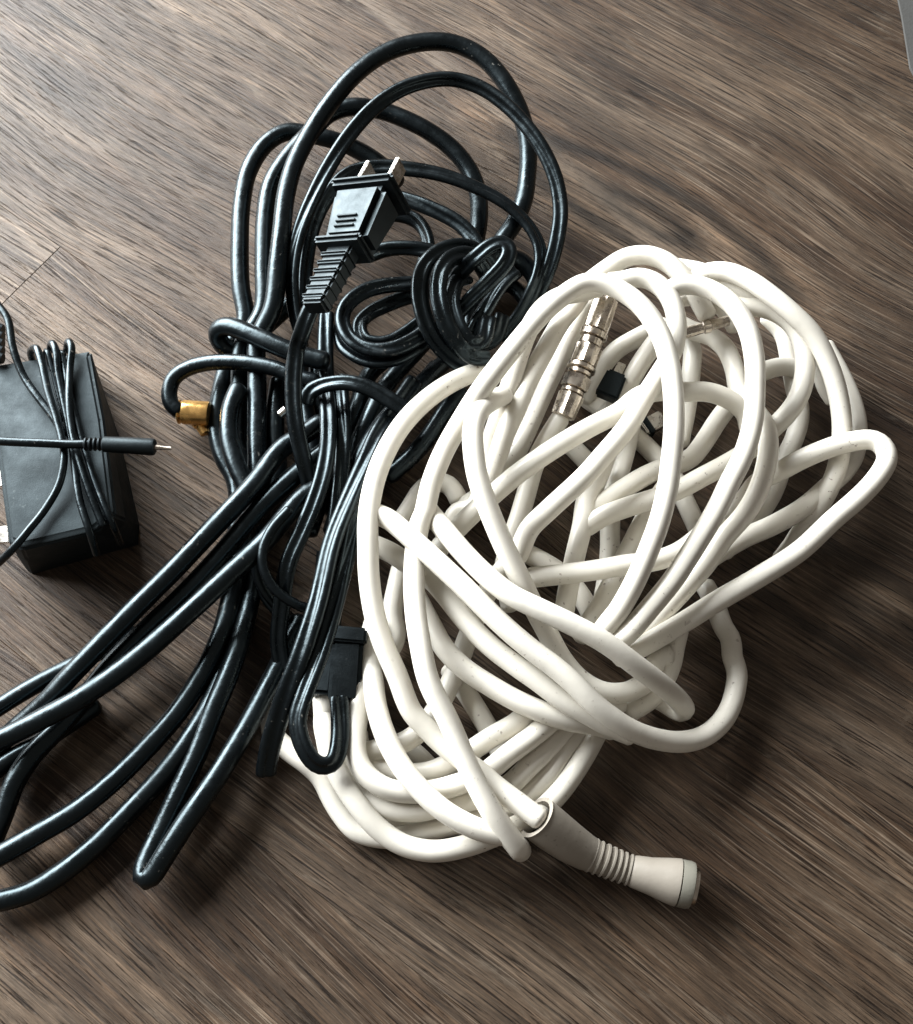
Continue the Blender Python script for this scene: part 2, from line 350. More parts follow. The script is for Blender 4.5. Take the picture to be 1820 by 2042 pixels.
S(W, 'F 520,250,28 600,200,34 720,195,38 850,245,40 980,335,42 1100,435,42 1230,570,42 1320,740,40 1380,940,36 1400,1150,30 1370,1360,24 1300,1520,18 1215,1660,12 1150,1745,8 1095,1830,5 1040,1900,4')
S(W, 'F 1300,640,12 1390,800,16 1455,950,18 1490,1100,18 1475,1270,16 1410,1380,15 1310,1470,15 1170,1590,16 1000,1690,18 830,1765,20 H 1090,400,20 950,490,22 850,590,22 740,710,20 600,840,16')
S(W, 'E 1460,260,36 1590,165,42 F 120,110,44 240,95,46 350,130,46 440,205,42 520,310,36 600,450,28')
S(W, 'F 430,350,34 520,335,34 620,350,34 710,420,30 770,520,22')
S(W, 'F 900,800,14 960,775,16 1040,755,17 1120,765,16 1220,820,12')
S(W, 'F 960,460,16 1050,560,12 1090,720,10 1120,880,8 1150,1040,8 1110,1200,8 1060,1300,9 1000,1480,9 930,1600,9 840,1710,9 700,1850,8')
S(W, 'F 800,930,18 730,990,18 660,1080,18 590,1190,18 500,1300,20 380,1345,22 260,1390,24 120,1470,26 0,1550,26 E 1480,1600,22')
S(W, 'E 1565,1290,16 1515,1420,24 G 1450,120,30 1425,280,30 1385,450,28 1345,640,22 1320,780,14')
S(W, 'E 1720,1080,8 1670,1300,10 1610,1500,12 G 1590,260,12 1588,420,12 1570,600,8 1540,760,5')
S(W, 'H 700,60,30 590,230,24 500,400,20 400,600,18 290,800,14 200,940,10')
S(W, 'G 1000,400,6 1200,500,8 1330,590,8 1420,700,7 1490,830,6')
S(W, 'K 560,1020,6 680,1130,7 850,1240,8 1000,1370,8 1150,1500,8 1290,1640,8 1400,1760,7 H 840,180,7 930,380,7')
S(W, 'K 350,1400,8 480,1500,7 600,1610,7 720,1750,7 900,1900,7')
S(W, 'K 760,130,48 600,170,46 420,210,44 270,310,42 150,490,40 60,720,38 E 1000,860,34 940,1030,28 890,1180,20 850,1350,12')
S(W, 'K 640,150,20 540,300,28 420,450,32 280,700,34 140,960,34 30,1220,32 E 965,1160,28 920,1300,22 860,1450,16 770,1600,12 G 700,190,9 600,340,6')
S(W, 'K 760,190,12 640,330,18 500,600,20 370,870,20 240,1150,18 120,1420,14 20,1620,10 E 930,1420,8 820,1600,7 G 780,120,7 690,260,6')
S(W, 'K 1280,600,30 1150,780,28 1050,950,24 940,1120,16 800,1300,8')
S(W, 'K 650,1120,5 730,960,10 820,800,15 930,680,18 1080,590,19 1220,520,20 1350,470,16')
S(W, 'F 470,560,15 510,640,14 505,800,13 480,1000,12 440,1200,10')
S(W, 'H 780,900,14 755,1010,12 735,1110,9 690,1210,7 610,1310,6 500,1380,6')
S(W, 'H 640,1100,10 670,1060,14 720,1050,10')
S(W, 'E 690,1540,6 640,1460,7 560,1440,7 480,1480,8 400,1600,10 330,1700,10')
S(W, 'G 640,1130,6 750,1290,6 860,1470,6 950,1640,5')
S(W, 'G 350,540,14 325,650,12 300,800,9 320,950,7 260,1050,5')
# ---- cable with the pale metal connector, runs down inside the coil
S('wconn', 'E 1292,1065,27 1215,1190,25 1140,1340,22 1100,1480,18 1055,1640,14 1000,1800,10 G 960,560,7 1000,760,5')
# ---- lower, tighter coil
Lw = 'white'
S(Lw, 'G 1120,1370,16 I 1640,440,18 1500,520,17 1370,605,16 1230,690,13 1100,735,10 950,735,8 800,690,8 720,610,8 700,500,6')
S(Lw, 'G 190,860,8 165,980,16 180,1180,22 I 790,170,24 810,330,26 860,500,28 945,670,30 1060,820,30 1200,950,26 1350,1040,20 1470,1085,12 1560,1100,6')
S(Lw, 'I 560,160,5 520,300,5 500,450,5 560,640,5 680,800,4')
S(Lw, 'I 880,1000,5 1000,1010,6 1150,1020,5 1300,980,4')
S(Lw, 'I 960,560,5 1040,620,5 1120,700,4')

# ---- thick black cable with brass connector
T = 'black_thick'
S(T, 'A 1390,1160,16 1440,1080,20 1490,1010,22 1540,900,22 1560,780,22 1565,640,24 1545,520,28 1500,400,32 1430,285,35 1330,185,37 1190,125,38 1030,125,38 870,175,38 730,275,38 610,410,38 510,560,37 430,720,35 390,870,34 372,1030,33 352,1200,30 330,1400,27 B 640,560,18 640,720,16 640,900,16 640,1080,15 640,1240,13 C 960,560,10 930,700,9 890,870,9 825,1020,9 720,1190,9 600,1330,9 450,1480,9 300,1600,9 150,1690,9 -60,1810,9', 3.45)
S(T, 'A 1300,1130,12 1325,1000,14 1325,880,17 1290,760,20 1215,655,22 1110,570,24 980,500,25 840,450,26 710,435,26 600,470,26 510,560,25 400,680,25 320,810,25 290,980,24 285,1200,22 280,1420,18 B 560,580,12 550,720,10 545,900,9 545,1080,9 590,1250,8 C 1010,640,7 975,850,7 920,1030,7 850,1200,6 785,1370,6 730,1490,6 675,1610,5 618,1730,5 578,1820,6 572,1868,9 600,1862,13 650,1785,15 740,1645,15 860,1470,15 980,1270,15 1080,1080,14 1150,940,12 1200,840,9', 3.45)
S(T, 'A 930,800,8 850,715,11 760,655,13 650,605,15 520,572,16 400,556,17 300,610,17 215,735,17 178,900,16 168,1100,15 172,1300,13 195,1480,10 B 510,560,6 470,720,6 440,860,6 425,1000,6 460,1160,6 530,1300,6 C 940,560,6 930,760,5 900,950,5 855,1130,6 765,1300,6 655,1450,6 515,1600,6 375,1740,6 230,1855,6 110,1925,6 -60,1970,6', 3.45)
S(T, 'B 1000,650,24 880,620,24 760,575,26 650,525,27 560,487,27 490,465,25 440,478,20 435,530,12 480,585,7 600,640,5', 3.45)
S(T, 'B 950,760,25 850,735,26 740,690,27 620,665,24 500,655,22 380,660,20 270,690,17 195,745,14 172,830,11 190,890,9 222,915,9', 2.9)
S(T, 'A 620,1250,8 500,1320,10 390,1410,12 290,1500,8', 3.45)
S(T, 'B 760,760,12 740,900,14 735,1060,14 750,1220,12 720,1350,8', 3.45)
S(T, 'B 540,800,18 500,900,20 490,1040,20 530,1200,18 590,1330,12', 3.3)
# three lengths out to the left
U = 'black_left'
S(U, 'B 980,980,20 880,1050,22 770,1120,24 C 1010,300,26 860,460,26 700,630,24 530,800,22 390,945,20 280,1060,18 190,1160,14 100,1240,8 0,1330,5 -80,1420,5', 3.45)
S(U, 'B 1020,1120,18 920,1200,20 820,1280,22 C 1030,400,22 870,590,20 720,750,18 580,880,15 460,1000,12 360,1120,9 240,1260,7 130,1375,7 60,1480,7 15,1600,7 -40,1740,7', 3.45)
S(U, 'B 1080,1230,16 980,1310,18 870,1390,20 C 1060,520,22 910,660,23 760,800,23 610,935,22 460,1055,21 300,1160,20 150,1240,18 0,1315,15 -80,1350,14', 3.45)
S(U, 'C 520,880,6 400,960,7 300,1015,8 200,1065,8 100,1120,8 -60,1220,8', 3.0)
S(U, 'C 380,1180,4 250,1270,5 150,1330,5 60,1380,5 -60,1470,5', 3.0)

# ---- thin two-core power cord with two-pin plug (knotted)
Q = 'power'
tw = 'twin'
S(Q, 'A 528,1385,60 B 915,400,57 880,500,50 850,600,39 836,720,36 835,850,34 850,1000,32 890,1180,26 930,1350,18 930,1500,10', 1.5, tw)
S(Q, 'A 470,1560,14 432,1420,20 422,1230,26 450,1060,30 520,880,33 620,690,35 740,520,37 860,405,38 1000,330,38 1180,300,38 1330,340,38 1450,420,37 1550,520,38 1635,640,36 1700,790,32 1722,940,28 1705,1080,24 1665,1220,20 1610,1340,16 1570,1450,12 1500,1550,8', 1.5, tw, .9)
S(Q, 'A 480,1400,12 490,1200,18 530,1000,24 600,860,28 690,765,30 820,728,30 980,735,30 1150,765,30 1310,825,28 1450,900,26 1560,1000,24 1620,1110,22 1622,1220,20 1580,1340,18 1530,1440,14 1440,1560,9', 1.5, tw, .7)
S(Q, 'A 860,850,24 980,885,26 1110,935,28 1230,1000,28 1310,1090,28 1330,1180,24', 1.5, tw, .6)
S(Q, 'A 780,1160,14 880,1125,18 1000,1120,20 1140,1150,20 1260,1220,16', 1.5, tw, .8)
S(Q, 'A 800,980,10 950,960,14 1040,1000,16 1080,1090,14 1060,1200,10', 1.5, tw, .8)
S(Q, 'A 1430,1290,14 1360,1170,26 1250,1112,34 1140,1135,36 1065,1205,36 1040,1310,36 1055,1430,34 1105,1550,32 1190,1650,28 1290,1710,22', 1.6, tw, .08)
S(Q, 'A 1400,1350,14 1345,1215,28 1270,1150,38 1190,1170,41 1140,1240,42 1130,1350,42 1160,1470,40 1215,1570,36 1290,1640,30 1370,1650,22', 1.6, tw, .08)
S(Q, 'A 1270,1260,20 1215,1290,34 1195,1380,38 1225,1490,38 1285,1580,34 1345,1570,28 1375,1460,22', 1.5, tw, .1)
S(Q, 'A 1180,1310,20 1250,1225,32 1325,1155,44 1390,1105,46 1450,1095,44 1475,1140,42 1445,1205,42 1375,1280,40 1280,1375,30 1190,1470,22', 1.5, tw, .3)
S(Q, 'A 1500,1230,22 1440,1290,28 1380,1380,30 1320,1480,28 1270,1580,22', 1.5, tw, .5)
S(Q, 'A 1330,1340,14 1290,1460,20 1330,1580,24 1400,1560,22 1440,1450,18', 1.5, tw, .5)
S(Q, 'A 1100,1270,16 1000,1290,20 880,1300,22 780,1325,22 700,1380,22 665,1450,22 690,1540,22 780,1605,24 900,1610,26 1020,1560,28 1110,1490,26', 1.5, tw, .5)
S(Q, 'A 1090,1330,12 1000,1350,15 890,1390,16 790,1440,16 745,1500,16 780,1570,16 880,1580,17 980,1530,18 1080,1450,18', 1.5, tw, .5)
S(Q, 'A 640,1500,12 680,1600,20 780,1660,22 900,1660,24 1020,1600,24 1100,1530,22', 1.5, tw, .3)
S(Q, 'B 905,870,18 930,810,26 1010,775,32 1130,765,34 1250,800,34 1360,865,32 1450,920,28', 1.5, tw, .3)
S(Q, 'B 1010,400,18 1005,560,20 1010,720,20 1035,900,18 1050,1080,16', 1.5, tw, .2)
S(Q, 'A 1660,1420,4 1620,1310,8 1570,1220,12 1500,1170,16 1430,1200,18 1380,1290,16')
S(T, 'A 1640,1480,5 1560,1380,8 1480,1300,9 1400,1320,8 1330,1420,6', 2.9)
S(Q, 'A 1560,1180,8 1480,1260,10 1400,1340,10 1330,1440,10 1240,1560,8', 1.5, tw)

# ---- two-core lead with moulded connectors (lower middle)
V = 'lead'
S(V, 'B 990,720,14 1015,880,28 1020,1050,30 1000,1220,30 950,1390,28 880,1560,26 810,1720,24 C 1120,800,16 1110,930,14 1130,1050,12', 1.5, tw)
S(V, 'B 1080,740,14 1095,900,24 1100,1080,26 1090,1260,24 1070,1450,22 1050,1600,18', 1.5, tw, .4)
S(V, 'B 1480,760,16 1400,880,22 1300,1020,28 1220,1190,32 1130,1390,34 1060,1560,36 C 1314,560,36 1268,760,36 1205,960,34 1135,1150,28 1085,1310,20 1062,1420,10 1060,1450,5', 1.75, tw, .5)
S(V, 'B 1440,960,12 1330,1140,20 1240,1340,26 C 1420,420,30 1375,600,32 1325,800,32 1275,970,32 1215,1130,30 1185,1240,27 1212,1350,25 1270,1418,23 1325,1408,22 1352,1330,21 1355,1230,19 1350,1150,17', 1.6, tw, .5)
S(V, 'C 1150,400,22 1080,480,24 1045,570,24 1055,650,22 1110,730,20 1200,785,18 1260,800,14', 1.7)
S(V, 'C 1120,440,20 1050,520,22 1018,610,20 1040,700,16 1090,770,12 1150,830,8', 1.7)
S(V, 'C 1030,600,14 1050,720,12 1110,800,10 1180,860,8 1200,960,6', 1.3, tw, .7)
# ---- cables bunched behind, from the knot down to the tie
S(T, 'B 1800,500,8 1750,560,14 1600,690,20 1450,830,22 1310,980,22 1200,1150,20 1130,1350,16 1090,1550,12', 3.0)
S(T, 'B 1560,520,8 1450,640,12 1330,780,14 1240,950,14 1160,1150,12 1100,1350,10 1040,1560,8', 3.2)
S(T, 'B 1380,600,6 1240,720,10 1180,880,10 1120,1060,9 1080,1250,8 1030,1450,6', 3.2)
S(T, 'B 870,560,8 870,720,14 900,900,16 930,1080,16 960,1250,14 960,1420,10 920,1560,6', 3.2)
S(T, 'B 960,640,6 960,800,8 980,1000,8 1000,1200,8 1000,1400,6', 3.2)
S(T, 'E 700,900,6 600,1040,8 500,1190,8 400,1300,7 280,1400,5', 3.3)
S(T, 'E 560,760,12 430,920,14 320,1080,14 240,1240,12 160,1420,9', 3.2)

KER = 9-np.abs(np.arange(-8, 9)); KER = KER/KER.sum()*1.5
def settle(iters=220, step=.0032):
    for s in STR:
        uvh = np.array(s['P']); w3 = unproj(uvh[:, 0], uvh[:, 1], uvh[:, 2])
        # smooth in (u, v, h) space; h scaled so its unit matches pixels
        q = uvh.copy(); q[:, 2] *= 6070
        d = catmull(q, 10.); d = resample(d, step*6070)
        s['uv'] = d[:, :2]; s['h'] = d[:, 2]/6070; s['h0'] = s['h'].copy()
    sid = np.concatenate([[i]*len(s['h']) for i, s in enumerate(STR)])
    loc = np.concatenate([np.arange(len(s['h'])) for s in STR])
    uv = np.vstack([s['uv'] for s in STR]); h = np.concatenate([s['h'] for s in STR]); h0 = h.copy()
    rr = np.concatenate([[s['r']*(1.25 if s['kind'] == 'twin' else 1)]*len(s['h']) for s in STR])
    rmin = rr.copy()
    P = unproj(uv[:, 0], uv[:, 1], h).astype(np.float32)
    ii = []; jj = []
    for a in range(0, len(h), 400):
        D = np.hypot(P[a:a+400, None, 0]-P[None, :, 0], P[a:a+400, None, 1]-P[None, :, 1])
        x, y = np.nonzero(D < .012); x = x+a
        k = (x < y) & ((sid[x] != sid[y]) | (np.abs(loc[x]-loc[y]) > 7)); ii.append(x[k]); jj.append(y[k])
    ii = np.concatenate(ii); jj = np.concatenate(jj)
    up = np.where(h0[ii]-h0[jj]+1e-6*(sid[ii]-sid[jj]) > 0, ii, jj); dn = np.where(up == ii, jj, ii)
    Rr = (rr[up]+rr[dn])*.95
    starts = np.r_[0, np.cumsum([len(s['h']) for s in STR])]
    for it in range(iters):
        P = unproj(uv[:, 0], uv[:, 1], h)
        dxy2 = (P[up, 0]-P[dn, 0])**2+(P[up, 1]-P[dn, 1])**2
        need = np.sqrt(np.maximum(Rr**2-dxy2, 0)); lack = np.where(dxy2 < Rr**2, need-(h[up]-h[dn]), -1)
        k = lack > 0
        du = np.zeros_like(h); dd = np.zeros_like(h)
        np.maximum.at(du, up[k], lack[k]*.35); np.maximum.at(dd, dn[k], lack[k]*.3)
        dh = du-dd
        for a, b in zip(starts[:-1], starts[1:]):
            x = np.pad(dh[a:b], 8, mode='edge'); dh[a:b] = np.convolve(x, KER, 'valid')
        h = h+dh
        if it < iters-25: h = h+(h0-h)*.02
        h = np.maximum(h, rmin)
    for n, (a, b) in enumerate(zip(starts[:-1], starts[1:])):
        x = np.pad(h[a:b], 7, mode='edge'); k5 = 8-np.abs(np.arange(-7, 8)); hs = np.convolve(x, k5/k5.sum(), 'valid'); x = np.pad(hs, 7, mode='edge'); hs = np.convolve(x, k5/k5.sum(), 'valid')
        STR[n]['W'] = unproj(uv[a:b, 0], uv[a:b, 1], hs)
        STR[n]['h'] = hs
    print('settled', len(h), 'points, top', h.max())
settle()
ACC = {}
for s in STR:
    P = catmull(s['W'], .0016) if False else s['W']
    P = resample(catmull(P, .0016), .0016)
    a = ACC.setdefault(s['key'], Acc())
    if s['kind'] == 'twin':
        n = len(P); t = np.arange(n)/max(1, n-1)
        v, f = sweep(P, s['r'], TWIN, up=np.array((0, -.25, 1.)), twist=s['twist']*np.sin(t*5+s['r']*900+len(a.v)*.01)*1.0)
    else:
        v, f = sweep(P, s['r'], nseg=18, noise=.006 if s['key'] == 'white' else .012)
    a.add(v, f)

def wp(path): 
    q = np.array(conv(path)); return unproj(q[:, 0], q[:, 1], q[:, 2])
def base(path): 
    p = wp(path)[0]; return (float(p[0]), float(p[1]), 0.0)
TH = {}
TH['white'] = thing('white_cable', 'thick white cable heaped in big loose loops, ribbed socket end at bottom right', 'cable', base('P 1250,1000,0'))
TH['wconn'] = thing('antenna_cable', 'white cable ending in a pale nickel screw connector inside the loops', 'cable', base('P 1100,850,0'))
TH['black_thick'] = thing('black_cable', 'thick black cable in tall round loops with a brass connector at its left', 'cable', base('P 560,700,0'))
TH['black_left'] = thing('black_cable', 'thick black cable whose glossy lengths run down to the left edge', 'cable', base('P 300,1250,0'))
TH['power'] = thing('power_cable', 'thin two core black power cord, knotted, with a two pin plug on top', 'power cord', base('P 700,450,0'))
TH['lead'] = thing('power_lead', 'flat black two core lead with moulded connector blocks beside the white coil', 'power cord', base('P 650,1300,0'))
MT = {'white': 'white', 'wconn': 'white', 'black_thick': 'black', 'black_left': 'black', 'power': 'black', 'lead': 'black'}
for k, a in ACC.items():
    mesh_obj('jacket', a.v, a.f, M[MT[k]], TH[k])

# ------------------------------------------------------------------ small part builders
def lathe(name, path, radii, m, parent, nseg=24, knurl=0, cap=True, sharp=35, inner=None, hexa=False):
    P = wp(path) if isinstance(path, str) else np.array(path, float)
    ts = np.array([a for a, _ in radii]); rs = np.array([b for _, b in radii])*.001
    D = catmull(P, .0005) if len(P) > 2 else P
    d = np.r_[0, np.cumsum(np.linalg.norm(np.diff(D, axis=0), axis=1))]; d /= d[-1]
    X = np.stack([np.interp(ts, d, D[:, k]) for k in range(3)], 1)
    n = len(X)
    # duplicate parameter values make sharp steps: keep the tangent from the smooth path
    T = np.gradient(D, axis=0); T /= np.linalg.norm(T, axis=1)[:, None]; TT = np.stack([np.interp(ts, d, T[:, k]) for k in range(3)], 1)
    vs = []; x = np.cross(TT[0], (0, .1, 1)); x /= np.linalg.norm(x)
    if hexa: nseg = 6
    for i in range(n):
        t = TT[i]/np.linalg.norm(TT[i]); x = x-t*x.dot(t); x /= np.linalg.norm(x); y = np.cross(x, t)
        for a in range(nseg):
            q = 2*math.pi*a/nseg; k = 1-knurl*(a % 2)
            vs.append(X[i]+(x*math.cos(q)+y*math.sin(q))*rs[i]*k)
    fs = [(i*nseg+a, i*nseg+(a+1) % nseg, (i+1)*nseg+(a+1) % nseg, (i+1)*nseg+a) for i in range(n-1) for a in range(nseg)]
    if cap: fs.append(tuple(range(nseg))[::-1]); fs.append(tuple((n-1)*nseg+a for a in range(nseg)))
    return mesh_obj(name, vs, fs, m, parent, True, sharp)
def frame_obj(name, bm, m, parent, mw, bevel=0, sharp=40):
    if bevel: bmesh.ops.bevel(bm, geom=bm.edges[:], offset=bevel, segments=2, affect='EDGES', clamp_overlap=True)
    bmesh.ops.transform(bm, matrix=mw, verts=bm.verts)
    vs = [v.co[:] for v in bm.verts]; bm.verts.index_update(); fs = [tuple(v.index for v in f.verts) for f in bm.faces]; bm.free()
    return mesh_obj(name, vs, fs, m, parent, True, sharp)
def boxbm(x0, x1, y0, y1, z0, z1, tx0=None, tx1=None):
    """box along y; x-range at the y1 end may differ"""
    bm = bmesh.new(); a0, a1 = (x0, x1) if tx0 is None else (tx0, tx1)
    v = [bm.verts.new(c) for c in ((x0, y0, z0), (x1, y0, z0), (a1, y1, z0), (a0, y1, z0), (x0, y0, z1), (x1, y0, z1), (a1, y1, z1), (a0, y1, z1))]
    for q in ((3, 2, 1, 0), (4, 5, 6, 7), (0, 1, 5, 4), (1, 2, 6, 5), (2, 3, 7, 6), (3, 0, 4, 7)): bm.faces.new([v[i] for i in q])
    return bm
def frame(o, ydir, zhint):
    y = Vector(ydir).normalized(); x = y.cross(Vector(zhint)).normalized(); z = x.cross(y)
    m = Matrix((x, y, z)).transposed().to_4x4(); m.translation = Vector(o); return m

# ---- white cable end: ribbed boot with socket head
tw_ = TH['white']
bpath = 'J 180,500,21 300,595,17 430,690,14 560,770,10 700,830,9 850,890,8 1000,935,8 1200,985,8 1400,1030,8'
boot = lathe('boot', bpath, [(0, 7.0), (.0, 5.6), (.06, 5.0), (.06, 5.0), (0, 6.6), (.03, 6.9), (.12, 6.8), (.25, 6.3), (.38, 5.6), (.45, 4.9), (.62, 4.3), (.64, 4.6)], M['cream'], tw_, 32, cap=False, sharp=50)
# order: inner wall -> rim -> outside
for i in range(7):
    t = .405+i*.036
    lathe('ridge', bpath, [(t, 4.6-.05*i), (t+.003, 5.45-.09*i), (t+.013, 5.5-.09*i), (t+.018, 4.6-.05*i)], M['cream'], boot, 28, sharp=60)
hd = lathe('socket', bpath, [(.63, 4.4), (.66, 5.0), (.74, 5.6), (.84, 6.8), (.88, 7.2), (.90, 7.3), (.905, 6.9)], M['cream'], tw_, 32, sharp=50)
lathe('end_cap', bpath, [(.905, 6.6), (.91, 7.2), (.955, 7.3), (.975, 7.0), (.98, 6.2)], M['pale'], tw_, 32, sharp=50)
lathe('metal_ring', bpath, [(.98, 5.8), (1.0, 5.8), (1.0, 5.2), (.985, 5.0)], M['nickel'], tw_, 28)
# white bits
# ---- nickel connector
tc_ = TH['wconn']
cp = 'K 835,235,30 760,440,29 680,660,27 600,880,26 520,1090,24 440,1290,22'
def seg(name, t0, t1, r0, r1=None, m='nickel', kn=.07, n=28, hexa=False):
    r1 = r1 or r0
    return lathe(name, cp, [(t0, r0*.8), (t0+.008, r0), ((t0+t1)/2, (r0+r1)/2), (t1-.008, r1), (t1, r1*.8)], M[m], tc_, n, kn, hexa=hexa)
seg('ferrule', 0, .27, 4.5, 4.5, kn=.09, n=22)
seg('collar', .27, .33, 4.9, 4.9, kn=.0)
seg('barrel', .33, .40, 4.1, 4.1, kn=.0)
seg('ferrule', .40, .57, 4.9, 4.7, kn=.09, n=24)
seg('collar', .57, .61, 5.1, 5.1, kn=0)
seg('barrel', .61, .65, 4.2, 4.3, kn=0)
seg('nut', .65, .76, 4.9, 4.9, kn=0, hexa=True)
seg('barrel', .76, .80, 4.1, 4.1, kn=0)
seg('ferrule', .80, .99, 4.6, 4.2, kn=.10, n=24)
lathe('pin', 'K 855,190,30 835,240,30', [(0, .7), (1, .8)], M['steel'], tc_, 10)
# ---- second bright connector, half hidden under the loops
t2 = thing('metal_connector', 'small dull metal connector half hidden beneath the upper right white loops', 'connector', base('F 600,510,0'))
lathe('barrel', 'F 440,565,30 590,520,31 730,480,31', [(0, 1.6), (.02, 2.0), (.45, 2.0), (.47, 2.4), (.6, 2.4), (.62, 1.9), (.98, 1.8), (1, 1.2)], M['nickel'], t2, 22, .08)
lathe('pin', 'F 730,465,28 790,445,28', [(0, .8), (1, .7)], M['steel'], t2, 10)
# ---- small black plug inside the coil
t3 = thing('small_plug', 'small black plastic plug with a bright tip lying inside the white loops', 'plug', base('K 880,1010,0'))
pA = wp('K 830,1110,19')[0]; pB = wp('K 930,900,20')[0]
ml = float(np.linalg.norm(pB-pA))
frame_obj('body', boxbm(-.0042, .0042, 0, ml, -.003, .003, -.0036, .0036), M['blackmatt'], t3, frame(pA, pB-pA, (0, 0, 1)), .0008)
frame_obj('tip', boxbm(-.0016, .0016, ml+.0001, ml+.0045, -.001, .001), M['steel'], t3, frame(pA, pB-pA, (0, 0, 1)), .0003)
t4 = thing('metal_clip', 'small bright metal clip on the floor seen through the middle of the white loops', 'clip', base('K 1270,1330,0'))
pA = wp('K 1160,1385,5')[0]; pB = wp('K 1340,1290,5')[0]; ml = float(np.linalg.norm(pB-pA))
frame_obj('body', boxbm(-.003, .003, 0, ml, -.0018, .0018), M['steel'], t4, frame(pA, pB-pA, (0, 0, 1)), .0005)
frame_obj('jaw', boxbm(-.0036, .0036, ml*.1, ml*.35, -.0024, .0024), M['blackmatt'], t4, frame(pA, pB-pA, (0, 0, 1)), .0004)
# ---- brass connector
tb = TH['black_thick']
gp = 'B 215,920,9 310,925,9 405,932,9'
lathe('nut', gp, [(0, 2.6), (.02, 3.7), (.05, 4.4), (.09, 4.4), (.11, 4.0), (.16, 4.0), (.18, 4.4), (.86, 4.4), (.90, 4.2), (.92, 2.8)], M['gold'], tb, 32)
lathe('barrel', 'B 300,940,6 350,1005,5 372,1040,4.5', [(0, 2.6), (.5, 2.6), (.55, 2.2), (.95, 2.1), (1, 1.4)], M['gold'], tb, 24)
lathe('tie', 'B 800,905,20 760,940,19', [(0, 1.2), (.1, 1.6), (.9, 1.6), (1, 1.2)], M['steel'], tb, 14)

# ---- two pin plug
tp = TH['power']
c0 = wp('A 525,1400,60')[0]; c1 = wp('A 798,872,52')[0]
yd = Vector(c1-c0).normalized(); xd = Vector((1, -.25, .5)); xd = (xd-yd*xd.dot(yd)).normalized()
mp = frame(c0, yd, xd.cross(yd)) @ Matrix.Diagonal((1, float(np.linalg.norm(c1-c0))/.0415, 1, 1)); print('plug', np.linalg.norm(c1-c0))
mm = .001
relief = frame_obj('strain_relief', boxbm(-4.2*mm, 4.2*mm, 0, 21*mm, -4.2*mm, 2.2*mm, -5.2*mm, 5.2*mm), M['blackmatt'], tp, mp, .0008)
for i in range(6):
    y = (1.5+i*3.0)*mm; hw = (4.5+i*.2)*mm
    frame_obj('rib', boxbm(-hw, hw, y, y+1.3*mm, -4.5*mm, 3.1*mm+i*.1*mm), M['blackmatt'], relief, mp, .0006)
frame_obj('rear_collar', boxbm(-9.4*mm, 9.4*mm, 20.2*mm, 22.8*mm, -7*mm, 5.6*mm), M['blackmatt'], tp, mp, .0010)
bm = boxbm(-8.2*mm, 8.2*mm, 22.4*mm, 40.8*mm, -8*mm, 3.0*mm, -10.8*mm, 10.8*mm)
for v in bm.verts:
    if v.co.y > .03 and v.co.z > 0: v.co.z = 7.6*mm
body = frame_obj('body', bm, M['blackmatt'], tp, mp, .0024)
def slab(x0, x1, y0, y1, z): return boxbm(x0, x1, y0, y1, z, z+.5*mm)
for q in (0, 1.6, 3.2):
    b_ = boxbm(-4.2*mm, 3.6*mm, (26.2+q)*mm, (26.9+q)*mm, 3.4*mm+q*.25*mm, 4.85*mm+q*.25*mm)
    frame_obj('grip_line', b_, M['blackmatt'], body, mp, .0001)
frame_obj('front_flange', boxbm(-12.6*mm, 12.6*mm, 40.6*mm, 43.6*mm, -9.5*mm, 8.4*mm), M['blackmatt'], tp, mp, .0012)
for sx in (-6.2, 6.2):
    bm = boxbm((sx-.75)*mm, (sx+.75)*mm, 43.5*mm, 54.5*mm, -3.2*mm, 3.2*mm)
    frame_obj('blade', bm, M['steel'], tp, mp, .0003)

# ---- moulded connector blocks
tl = TH['lead']
def block(pa, pb, hw, ht, name='connector', bev=.0012, tw2=None):
    a = wp(pa)[0]; b = wp(pb)[0]; L_ = float(np.linalg.norm(b-a))
    return frame_obj(name, boxbm(-hw*mm, hw*mm, 0, L_, -ht*mm, ht*mm, *( (-tw2*mm, tw2*mm) if tw2 else (None, None))), M['blackmatt'], tl, frame(a, b-a, (0, 0, 1)), bev)
c_ = block('C 1372,1170,15', 'C 1388,930,17', 5.1, 4.8)
block('C 1385,935,17.5', 'C 1392,875,18', 6.2, 5.6, 'flange', .0008)
block('C 1275,1140,12', 'C 1300,900,13', 3.9, 4.2, 'connector')
block('C 1290,1000,8', 'C 1320,560,12', 4.6, 4.5, 'sleeve')
lathe('strain_relief', 'C 1350,1225,16 1372,1165,15', [(0, 2.2), (.3, 3.0), (1, 3.6)], M['blackmatt'], tl, 18)

# ------------------------------------------------------------------ wall adapter
ta = thing('power_adapter', 'black plug-in power adapter with thin cord wound round it at the left edge', 'power adapter', base('P 130,950,0'))
top = [(-60, 500), (605, 402), (690, 850), (770, 1500), (640, 1610), (150, 1725), (60, 1690), (-30, 1000)]
bot = [(-20, 700), (640, 560), (800, 1000), (925, 1560), (915, 1690), (215, 1885), (180, 1860), (60, 1250)]
Zt = .027
def ring(pts, z): return [unproj(.3003*x, 578.9+.3003*y, z) for x, y in pts]
rt = ring(top, Zt)
cx = sum(rt)/len(rt)
rb = []
for (x, y) in bot: rb.append(unproj(.3003*x, 578.9+.3003*y, .0))
rings = [rb, [b*.35+t*.65 for b, t in zip([np.array(p) for p in rb], rt)], [t for t in rt], [cx+(t-cx)*.94+np.array((0, 0, .0012)) for t in rt]]
for k, p in enumerate(rings[1]): rings[1][k] = np.array((rt[k][0]*.6+rb[k][0]*.4, rt[k][1]*.6+rb[k][1]*.4, .016))
